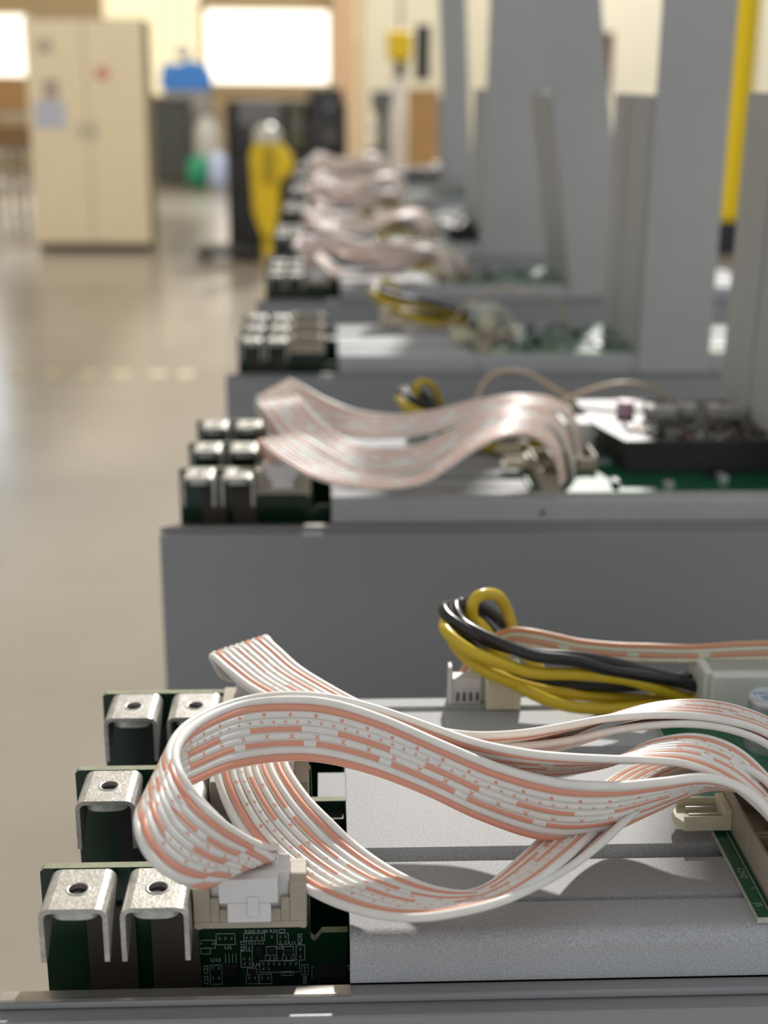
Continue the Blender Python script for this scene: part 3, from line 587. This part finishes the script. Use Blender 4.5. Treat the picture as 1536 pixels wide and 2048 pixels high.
        for b_, m_, nm in ((g, M['chip'], 'small_chip'), (gg, M['solder'], 'small_component'), (og, mat('copper_part', (.45, .22, .08), .4, .6), 'copper_coil')):
            o = b_.build(nm, m_, md); o['kind'] = 'stuff'
        for x0, x1, y0 in ((.1500, .1640, .036), (.1655, .1740, .040), (.1790, .1960, .036)):
            UB().box(x0, x1, ys + y0, ys + y0 + .010, .0067, .0125).build('shield_can', M['tin'], md, bevel=0.0008)
        UB().cyl((.1415, ys + .046, .0067), .0042, .007, 20).build('pink_capacitor', mat('pink_sleeve', (.55, .33, .40), .4), md, smooth=True)
    return root

order = ['nearest', 'second', 'third', 'fourth', 'fifth', 'sixth', 'seventh', 'eighth', 'ninth']
detail = ['its boards and clips in sharp focus', 'with a black module on its control board', 'with empty ivory sockets and no ribbon cables',
          'behind the one without ribbon cables', 'carrying a low black module', 'far along the bench', 'deep in the blurred row', 'almost at the row\'s far end', 'at the blurred far end of the bench']
OFF = [(0, 0), (-.0020, .2993), (.0040, .6015), (.0090, .9015), (.0050, 1.2005), (.0060, 1.5005), (.0060, 1.8005), (.0060, 2.1005), (.0060, 2.4005)]
units = []
u0 = make_unit('', True, False); u1 = make_unit('', False, True); u2 = make_unit('', False, False)
for i, (dx, dy) in enumerate(OFF):
    u = [u0, u1, u2, None, None, None, None, None, None][i] or copy_tree(u1 if i in (4, 7) else u2)
    u.location = (dx, Y0 + dy, BENCH_Z); u['label'] = '%s open aluminium unit on the bench, %s' % (order[i], detail[i])
    units.append(u)

# ------------------------------------------------------------------ ribbon cables
P10 = ['white', 'pink', 'white', 'longdash', 'cross', 'dash', 'plus', 'dots', 'pink', 'white']
PA = ['white', 'pink', 'dots', 'plus', 'dash', 'cross', 'longdash', 'white', 'pink']
PB = P10
def plug(root, k, base_y, pitch, dx=0.0):
    """white crimp housing with latch, seated in the board connector"""
    yf = base_y + pitch * k; X0, X1 = -.0234 + dx, -.0076 + dx
    class WB(MB): pass
    b = MB().box(X0, X1, yf - .0086, yf - .0018, ZB - .006, ZB + .0040)
    b.build('plug_housing', M['white'], root, bevel=0.0003)
    l = MB().box(X0 + .0020, X1 - .0022, yf - .0125, yf - .0112, ZB - .0008, ZB + .0046).box(X0 + .0036, X1 - .0036, yf - .0125, yf - .0110, ZB - .0052, ZB - .0008)
    l.box(X0 + .0020, X1 - .0022, yf - .0112, yf - .0088, ZB + .0030, ZB + .0046)
    l.box(-.0158 + dx, -.0136 + dx, yf - .0130, yf - .0125, ZB - .0036, ZB + .0008)
    l.build('plug_latch', M['white'], root, bevel=0.0003)

def cable(label, base, layers, k, base_y, pitch, dx=0.0, group='pink-marked ribbon cables'):
    root = empty('ribbon_cable', base, label=label, cat='ribbon cable', group=group)
    for data, pat, kk in layers: ribbon(root, data, pat, WM, k=kk)
    plug(root, k, base_y, pitch, dx)
    for ch in root.children: ch.location = -root.location
    return root
c1 = cable('', (-.0155, .2340, ZB - .006), [(RIB_A, PA, 6), (RIB_B, PB, 6)], 0, .2436, .0413)
c2 = cable('', (-.0155, .2753, ZB - .006), [(RIB_D, P10, 6), (RIB_D2, P10, 6)], 1, .2436, .0413)
c3 = cable('', (-.0155, .3166, ZB - .006), [(RIB_C, P10, 6), (RIB_C2, P10, 6)], 2, .2436, .0413)
c1['label'] = 'ribbon cable of the nearest unit\'s front board, looping back over itself at the left'
c2['label'] = 'ribbon cable from the nearest unit\'s middle board, sagging lowest across the silver cover'
c3['label'] = 'ribbon cable from the nearest unit\'s rear board, folded at its upper left'
e1 = cable('', (-.0175, .5333, ZB - .006), [(RIB_M2A, PA, 5)], 0, .5429, .0413, -.002)
e2 = cable('', (-.0175, .5746, ZB - .006), [(RIB_M2B, P10, 5)], 1, .5429, .0413, -.002)
e3 = cable('', (-.0175, .6159, ZB - .006), [(RIB_M2C, P10, 5)], 2, .5429, .0413, -.002)
e1['label'] = 'blurred ribbon cable from the second unit\'s front board, its lowest sagging one'
e2['label'] = 'blurred ribbon cable from the second unit\'s middle board, between its other two'
e3['label'] = 'blurred ribbon cable from the second unit\'s rear board, the highest and broadest there'
def cps(src, i, j, what):
    for s, w_ in zip(src, what):
        c = copy_tree(s); dx, dy = OFF[i][0] - OFF[j][0], OFF[i][1] - OFF[j][1]
        c.location = s.location + Vector((dx, dy, 0)); c['label'] = 'soft pink ribbon cable on the %s unit, %s' % (order[i], w_)
wh = ('from its front board', 'from its middle board', 'from its rear board')
for i in (3, 5, 7): cps((c1, c2, c3), i, 0, wh)
for i in (4, 6, 8): cps((e1, e2, e3), i, 1, wh)

# ------------------------------------------------------------------ power leads and thin cables
def power(label):
    root = empty('power_cable', (.1070, .3330, ZB - .009), label=label, cat='power cable', group='yellow and black power cables')
    for L in (WIRE_BD, WIRE_BC, WIRE_BB, WIRE_BA): wire(root, L, .00165, M['black'], 6, 'black_wire')
    for L in (WIRE_YD, WIRE_YB, WIRE_YA, WIRE_YC): wire(root, L, .00170, M['yellow'], 6, 'yellow_wire')
    MB().box(.1005, .1210, .3245, .3400, ZB - .0075, ZB + .0052).build('plug_housing', M['clear'], root, bevel=0.0008)
    for ch in root.children: ch.location = -root.location
    return root
p1 = power('bundle of yellow and black power wires looping at the nearest unit\'s rear edge')
def cp(src, i, label, d=(0, 0, 0), rz=0):
    c = copy_tree(src); c.location = src.location + Vector((OFF[i][0] + d[0], OFF[i][1] + d[1], d[2])); c.rotation_euler.z = rz; c['label'] = label
cp(p1, 1, 'yellow and black power wires peeking over the second unit\'s ribbon cables', (.004, -.030, .001))
cp(p1, 2, 'yellow and black power wires lying on the third unit\'s bare bright cover', (-.004, .006, .001))
cp(p1, 3, 'yellow and black power wires half hidden on the fourth unit')
cp(p1, 4, 'yellow and black power wires half hidden on the fifth unit')
cp(p1, 5, 'yellow and black power wires half hidden on the sixth unit')

t4 = empty('fan_cable', (.0390, .3400, ZB - .0095), label='flat cream and orange four wire cable running level above the black wires', cat='fan cable', group='thin cream cables')
ribbon(t4, RIB_T4, ['a', 'b', 'c', 'd'], WC, k=6, r=.00085)
b = MB().box(.0340, .0425, .3375, .3420, ZB - .0095, ZB - .0020).box(.0336, .0346, .3370, .3425, ZB - .0095, ZB + .0008).box(.0346, .0425, .3372, .3378, ZB - .0050, ZB - .0036)
b.build('plug_housing', M['white'], t4, bevel=0.0002)
for i in range(4): MB().box(.0358 + .0018 * i, .0363 + .0018 * i, .3368, .3376, ZB - .0085, ZB - .0060).build('plug_slot', M['dark'], t4)
for ch in t4.children: ch.location = -t4.location
def thin(label, pts, base):
    root = empty('fan_cable', base, label=label, cat='fan cable', group='thin cream cables')
    for j in range(3): wire(root, [(x, y + j * 1.7, z - j * .3) for x, y, z in pts], .00085, WC['t'], 6, 'wire', 8)
    x, y, z = pts[0]; MB().box(x / 1000 - .003, x / 1000 + .003, y / 1000 - .002, y / 1000 + .006, z / 1000 - .014, z / 1000 - .0005).build('plug_housing', M['cream'], root, bevel=0.0003)
    for ch in root.children: ch.location = -root.location
thin('thin cream cable arching over the second unit, left of its black module', [(70.9, 632, 1201.4), (74.5, 634, 1207.6), (78.2, 636, 1214), (86.8, 638, 1217.3), (99.3, 640, 1215.4), (111.9, 640, 1207.9), (119.5, 640, 1202.5), (122.3, 640, 1190)], (.0709, .632, 1.1875))
thin('thin cream cable arching behind the second unit\'s black module', [(110.2, 628, 1201.6), (119.6, 628, 1207.2), (131.4, 628, 1211.3), (143.3, 628, 1213.5), (155.5, 628, 1211.3), (165.7, 628, 1203.9), (168.6, 628, 1190)], (.1102, .628, 1.1877))
thin('thin cream cable dipping and arching over the third unit', [(41.7, 930, 1202.2), (43.3, 925, 1195), (51.7, 920, 1191), (72.4, 920, 1188.5), (88.2, 925, 1190.6), (95.4, 930, 1201.2), (107.9, 935, 1209.1), (125.8, 940, 1212.6), (150.6, 940, 1208.4), (164.9, 940, 1203.2), (169, 940, 1188)], (.0417, .930, 1.188))
def stray(label, cx, cy):
    root = empty('plug_lead', (cx, cy, ZB - .0095), label=label, cat='plug lead', group='cream plug leads')
    MB().box(-.005, .005, -.004, .004, 0, .014).box(-.0058, .0058, -.0046, .0046, 0, .005).build('plug_housing', M['cream'], root, bevel=0.0005)
    for j in range(3): wire(root, [((-3 + 3 * j), 0, 13), ((-3 + 3 * j), 2, 18), ((2 + 3 * j), 6, 20), (12 + 3 * j, 8, 12), (18 + 3 * j, 8, 1)], .0009, WC['b'], 5, 'wire', 8)
stray('cream plug with short leads standing on the second unit\'s cover', .0800, .6060)
stray('cream plug with short leads standing on the third unit\'s cover', .1080, .8900)
stray('cream plug with short leads standing on the fourth unit\'s cover', .1010, 1.2050)

# ------------------------------------------------------------------ upright grey covers
def upright(i, w, dx, dy, tilt, hf, label, fl=.157):
    ux, uy = OFF[i]
    root = empty('upright_cover', (ux + dx, uy + dy, ZB - .0095), label=label, cat='metal cover', group='tall grey covers standing on the units')
    root.rotation_euler = (0, math.radians(tilt), 0)
    m = M['plate']
    MB().box(0, w, 0, .0014, -.0108, hf).build('front_sheet', m, root, bevel=0.0005)
    MB().box(0, .0014, .0020, .118, 0, fl).build('side_sheet', m, root)
    MB().box(w - .0014, w, .0020, .118, 0, fl).build('side_sheet', m, root)
    MB().box(-.0012, .0, .0070, .0086, 0, fl).box(-.0012, .0, .0720, .0745, 0, fl).build('folded_rib', m, root)
    MB().box(.0014, .0120, .1165, .118, 0, fl).box(w - .0120, w - .0014, .1165, .118, 0, fl).build('rear_flange', m, root)
M['plate'] = mat('grey_sheet_metal', (0.45, 0.45, 0.435), 0.55, 0.15, 0.03, 60, blotch=0.06, bloscale=9)
upright(1, .048, .1975, .2300, 0.5, .46, 'tall grey sheet cover standing on the second unit at the right edge', .160)
upright(2, .045, .1935, .2300, 0.0, .46, 'tall grey sheet cover on the third unit, beside the yellow column')
upright(3, .047, .1970, .2300, -8.5, .46, 'tall grey sheet cover leaning left on the fourth unit')
upright(4, .070, .1590, .2300, 0.5, .50, 'grey sheet cover on the fifth unit, behind the leaning one')
upright(5, .050, .1900, .2600, 2.5, .12, 'low grey sheet cover on the sixth unit, mostly hidden', .12)
upright(6, .040, .1800, .2995, -3.5, .60, 'grey sheet cover on the seventh unit, leftmost of the uprights', .14)

# ------------------------------------------------------------------ the hall behind
def thing(name, loc, label, cat, rz=0, group=None): return empty(name, loc, rz, label=label, cat=cat, group=group)
cream_m = mat('beige_steel', (0.82, 0.70, 0.49), 0.5, 0, 0.03, 3)
cab = thing('storage_cabinet', (-1.885, 11.33, 0), 'tall beige two door steel cabinet with papers stuck on its doors', 'cabinet')
MB().box(-.465, .465, .02, .50, .05, 1.80).build('cabinet_body', mat('beige_steel_shaded', (0.24, 0.18, 0.11), .6), cab, bevel=.006)  # body colour darkened so the cabinet's side looks shaded
for s, x0, x1 in ((0, -.462, -.003), (1, .003, .462)):
    d = MB().box(x0, x1, -.004, .020, .06, 1.79).build('door', cream_m, cab, bevel=.005)
    hx = -.05 if s == 0 else .05
    MB().box(hx - .012, hx + .012, -.03, -.004, .90, 1.02).build('handle', M['tin'], d)
MB().box(-.45, .45, .04, .48, 0, .05).build('plinth', M['dark'], cab)
def sheet(name, x0, x1, z0, z1, col, label):
    o = MB().box((x0 - x1) / 2, (x1 - x0) / 2, -.002, 0, 0, z1 - z0).build(name, mat(name + '_face', col, .7)); o.location = ((x0 + x1) / 2, 11.325, z0); tag(o, label, 'notice')
sheet('paper_sheet', -2.30, -2.06, .97, 1.18, (0.50, 0.52, 0.62), 'pale blue paper taped low on the cabinet\'s left door')
sheet('grey_notice', -2.25, -2.13, 1.54, 1.64, (0.46, 0.40, 0.32), 'small grey notice near the top of the cabinet\'s left door')
sheet('mauve_notice', -2.22, -2.10, 1.19, 1.34, (0.42, 0.33, 0.30), 'mauve notice just above the pale blue paper')
o = MB().cyl((0, 0, 0), .055, -.003, 24, 'y').build('red_sticker', mat('red_sticker_face', (0.62, 0.28, 0.20), .6)); o.location = (-1.75, 11.325, 1.39); tag(o, 'round faded red sticker on the cabinet\'s right door', 'sticker')

g = thing('waste_bin', (-2.0, 18.7, 0), 'tall dark grey wheeled bin right of the beige cabinet', 'bin')
bm_ = mat('dark_grey_bin', (0.05, 0.055, 0.05), .6)
MB().prism_z([(-.24, -.25), (.24, -.25), (.24, .25), (-.24, .25)], .06, 1.05).build('bin_body', bm_, g, bevel=.03)
MB().box(-.26, .26, -.27, .27, 1.05, 1.12).build('lid', bm_, g, bevel=.02)
for x in (-.2, .2): MB().cyl((x - .03, .2, .08), .08, .06, 16, 'x').build('wheel', M['dark'], g)
g = thing('blue_tarpaulin', (-1.88, 19.6, 1.20), 'bright blue folded tarpaulin on the stacked goods behind the bin', 'tarpaulin')
MB().prism_y([(-.32, 0), (.32, 0), (.34, .2), (.25, .36), (.05, .40), (-.1, .34), (-.28, .37), (-.34, .15)], -.25, .25).build('folded_cloth', mat('blue_tarp', (0.04, 0.20, 0.60), .5), g, bevel=.03)
g = thing('goods_stack', (-1.8, 19.6, 0), 'tall crate stack under the blue tarpaulin', 'crate stack')
gm = [mat('grey_goods', (0.30, 0.28, 0.26), .6), mat('pale_goods', (0.50, 0.48, 0.46), .6), mat('dusty_goods', (0.20, 0.20, 0.19), .6)]
for i, (x0, x1, z0, z1) in enumerate(((-.40, .30, 0, .30), (-.36, .36, .30, .62), (-.30, .32, .62, .92), (-.38, .24, .92, 1.20))): MB().box(x0, x1, -.3, .3, z0, z1).build('crate', gm[i % 3], g, bevel=.02)
def bag(name, loc, r, col, label, cat, sq=1.0):
    m = mat(name + '_skin', col, .35, 0, .1, 8); b = MB(); prof = [(r * math.sin(PI * t / 10) * (1 + .06 * math.sin(t * 2.1)), r * sq * (1 - math.cos(PI * t / 10))) for t in range(1, 10)]
    b.lathe((0, 0, 0), [(prof[0][0], 0)] + prof, 18); o = b.build(name, m, smooth=True, angle=80); o.location = loc; tag(o, label, cat); return o
bag('green_sack', (-1.60, 17.9, 0), .17, (0.02, 0.28, 0.15), 'glossy green sack on the floor beside the dark bin', 'sack', 1.3)
bag('blue_white_sack', (-1.33, 17.6, 0), .14, (0.45, 0.52, 0.75), 'pale blue bag right of the green sack', 'bag', 1.8)
bag('white_sack', (-1.90, 19.45, 1.6), .12, (0.80, 0.74, 0.62), 'white bundle on top of the blue tarpaulin', 'bundle')
bag('grey_bag', (-1.55, 18.6, 0), .20, (0.48, 0.46, 0.44), 'grey white bag behind the green sack', 'bag', 2.3)

g = thing('equipment_rack', (-.30, 11.45, 0), 'black rack of electronics cases behind the yellow stand', 'rack')
rk = mat('rack_black', (0.018, 0.018, 0.020), .5)
for x in (-.47, -.02, .46):
    for y in (0, .45): MB().box(x - .025, x + .025, y, y + .05, 0, 1.18).build('post', rk, g)
for z in (.12, .45, .78): MB().box(-.49, .48, 0, .5, z, z + .03).build('shelf', rk, g)
case_m = [mat('case_black', (0.03, 0.03, 0.034), .35), mat('case_grey', (0.16, 0.16, 0.17), .3), mat('case_olive', (0.09, 0.09, 0.06), .5)]
MB().box(-.49, .48, .5, .51, 0, 1.18).build('back_panel', rk, g)
MB().box(-.49, -.20, .01, .03, .06, .80).build('front_door', rk, g)
for (x0, x1, z0, z1, k_) in ((-.44, -.05, .15, .40, 0), (.02, .42, .15, .38, 0), (-.44, -.06, .48, .74, 0), (.0, .42, .48, .75, 0)):
    MB().box(x0, x1, .03, .45, z0, z1).build('case', case_m[k_], g, bevel=.01)
for n_, (x0, x1, z0, z1, k_, lab) in enumerate(((-.72, -.30, .81, 1.00, 0, 'lower black equipment case at the rack\'s top left'), (-.70, -.34, 1.00, 1.20, 1, 'grey lidded case on top of the rack at left'), (-.29, -.16, .81, 1.20, 2, 'narrow olive case between the black ones on the rack'),
                                   (-.14, .17, .81, 1.02, 0, 'lower black equipment case at the rack\'s top right'), (-.12, .16, 1.02, 1.29, 0, 'upper black equipment case at the rack\'s top right'))):
    o = thing('equipment_case', ((x0 + x1) / 2, 11.47, z0), lab, 'case', 0, 'equipment cases on the rack'); hw = (x1 - x0) / 2
    MB().box(-hw, hw, 0, .42, 0, z1 - z0 - .02).build('case_body', case_m[k_], o, bevel=.012)
    MB().box(-hw - .005, hw + .005, -.006, .425, z1 - z0 - .02, z1 - z0).build('lid', case_m[1 if k_ == 1 else k_], o, bevel=.006)
    MB().cyl((hw * .2, -.012, (z1 - z0) * .5), .035, .012, 16, 'y').build('round_vent', case_m[1], o)

# yellow stand
ym = mat('yellow_paint', (0.72, 0.50, 0.01), .4, 0, .15, 12)
g = thing('yellow_stand', (-.42, 10.45, 0), 'yellow upright machine stand with a pale domed top', 'machine stand')
MB().box(-.045, .045, -.04, .04, 0, .30).build('foot_post', ym, g, bevel=.01)
MB().prism_y([(-.05, .22), (.05, .22), (.085, .45), (.085, .62), (.19, .70), (.19, .80), (.10, .91), (-.10, .91), (-.13, .80), (-.12, .62), (-.11, .40)], -.09, .09).build('stand_body', ym, g, bevel=.02)
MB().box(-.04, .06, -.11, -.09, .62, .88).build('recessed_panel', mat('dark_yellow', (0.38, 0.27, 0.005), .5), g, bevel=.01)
MB().lathe((0, 0, .91), [(.10, 0), (.11, .05), (.085, .10), (.03, .13)], 20).build('domed_top', mat('pale_dome', (0.50, 0.50, 0.46), .3), g, smooth=True)
g = thing('flat_dolly', (-.70, 10.85, 0), 'low dark flat dolly on the floor left of the yellow stand', 'dolly')
MB().box(-.30, .22, -.22, .22, .05, .085).build('deck', M['dark'], g, bevel=.01)
for x in (-.24, .16):
    for y in (-.16, .16): MB().cyl((x - .015, y, .025), .025, .03, 12, 'x').build('wheel', M['dark'], g)

# strip curtain, hoist, goods on the far right
g = thing('strip_curtain', (.45, 23.4, 0), 'peach plastic strip curtain hanging right of the bright window', 'curtain')
for i in range(5): MB().box(-.28 + i * .115, -.18 + i * .115, -.01 * (i % 2), .01, .12, 3.0).build('strip', M['curtain_red'] if i == 1 else M['curtain'], g)
MB().box(-.32, .34, -.03, .03, 3.0, 3.08).build('rail', M['tan'], g)
g = thing('chain_hoist', (.80, 13.9, 1.34), 'yellow and black hoist hanging before the pale partition', 'hoist')
MB().box(-.18, .06, -.1, .1, .20, .48).build('motor_case', ym, g, bevel=.03)
MB().box(.10, .24, -.08, .08, .02, .54).build('control_box', M['dark'], g, bevel=.02)
MB().cyl((-.05, 0, .48), .012, 3.2, 8).build('hanging_rod', M['dark'], g)
MB().box(-.10, -.0, -.03, .03, .04, .20).build('hook', M['dark'], g, bevel=.01)
dm = mat('machine_grey', (0.13, 0.13, 0.12), .5)
g = thing('bench_machine', (.52, 12.2, 0), 'dark grey pillar machine left of the brown carton', 'machine')
MB().box(-.12, .12, 0, .3, 0, .80).build('pedestal', dm, g, bevel=.01); MB().box(-.05, .05, .05, .2, .80, 1.12).build('column', dm, g); MB().box(-.10, .08, -.05, .22, 1.10, 1.28).build('head', dm, g, bevel=.02)
MB().cyl((-.085, -.04, .95), .045, .03, 16, 'y').build('dial', M['white'], g)
g = thing('white_canister', (.60, 11.3, 0), 'stacked white canisters beside the brown carton', 'canister stack')
MB().cyl((0, 0, 0), .07, .95, 20).build('lower_canister', M['white'], g); MB().lathe((0, 0, .95), [(.065, 0), (.065, .2), (.05, .24), (.05, .42)], 20).build('upper_canister', M['white'], g, smooth=True)
km = mat('cardboard', (0.42, 0.24, 0.10), .8, 0, .08, 10)
g = thing('cardboard_carton', (.76, 10.7, 0), 'tall brown cardboard carton behind the left covers', 'carton')
MB().box(-.10, .12, 0, .3, 0, 1.28).build('carton_body', km, g); MB().box(-.11, .01, -.005, .3, 1.28, 1.295).box(.012, .13, -.005, .3, 1.28, 1.295).build('flap', km, g)
g = thing('yellow_column', (3.31, 11.28, 0), 'tall yellow steel column on a black base at the right', 'column')
MB().box(-.13, .13, -.09, .09, .27, 3.3).build('column_shaft', mat('column_yellow', (0.78, 0.56, 0.0), .45), g, bevel=.015)
MB().box(.06, .135, -.093, -.088, .27, 3.3).build('flange_painted_shade', mat('column_shade_yellow', (0.50, 0.37, 0.0), .5), g)  # darker copy of the column yellow, shade painted into the colour
MB().box(-.16, .15, -.12, .12, 0, .27).build('column_base', mat('base_black', (0.012, 0.015, 0.03), .5), g, bevel=.01)
g = thing('brown_door_post', (2.82, 14.0, 0), 'dark brown post between two tall grey covers', 'post')
MB().box(-.045, .045, 0, .1, 0, 1.83).build('post_shaft', mat('brown_paint', (0.13, 0.055, 0.03), .6), g); MB().box(-.06, .06, -.02, .12, 0, .12).build('post_foot', M['dark'], g)
g = thing('hose_bundle', (3.29, 17.95, 1.35), 'grey bundled hoses hanging on the white wall', 'hose bundle')
for i in range(5): wire(g, [(-220 + 90 * i, 0, 380), (-260 + 90 * i, -60, 180), (-180 + 90 * i, -80, 20), (-90 + 90 * i, -60, 200), (-130 + 90 * i, 0, 420)], .03, gm[i % 3], 5, 'hose', 8)
MB().box(-.35, .35, .0, .06, .40, .44).build('hook_rail', M['dark'], g)
# left edge goods
g = thing('cardboard_box', (-3.12, 14.1, 1.02), 'brown cardboard box on the far left shelf', 'box'); MB().box(-.2, .2, 0, .3, 0, .33).build('box_body', km, g, bevel=.005); MB().box(-.2, .2, -.004, .3, .33, .338).build('flap', km, g)
g = thing('shelf_unit', (-3.08, 14.1, 0), 'open grey shelf unit left of the beige cabinet', 'shelf')
for x in (-.26, .24):
    for y in (0, .34): MB().box(x, x + .03, y, y + .03, 0, 1.02).build('post', gm[0], g)
for z in (.30, .62, .98): MB().box(-.26, .27, 0, .37, z, z + .035).build('shelf_board', gm[1], g)
g = thing('cardboard_box', (-3.12, 14.15, .655), 'darker cardboard box one shelf lower at far left', 'box'); MB().box(-.2, .14, 0, .28, 0, .22).build('box_body', mat('dark_card', (.25, .15, .07), .8), g); MB().box(-.2, .14, -.004, .28, .22, .228).build('flap', km, g)
g = thing('steel_trolley', (-2.80, 12.6, 0), 'pale topped steel trolley at the picture\'s left edge', 'trolley')
MB().box(-.35, .09, -.2, .3, .40, .46).build('tray', mat('trolley_top', (.6, .55, .5), .3), g, bevel=.01)
for x in (-.33, .05):
    for y in (-.18, .26): MB().cyl((x, y, 0), .015, .78, 10).build('leg', M['dark'], g)
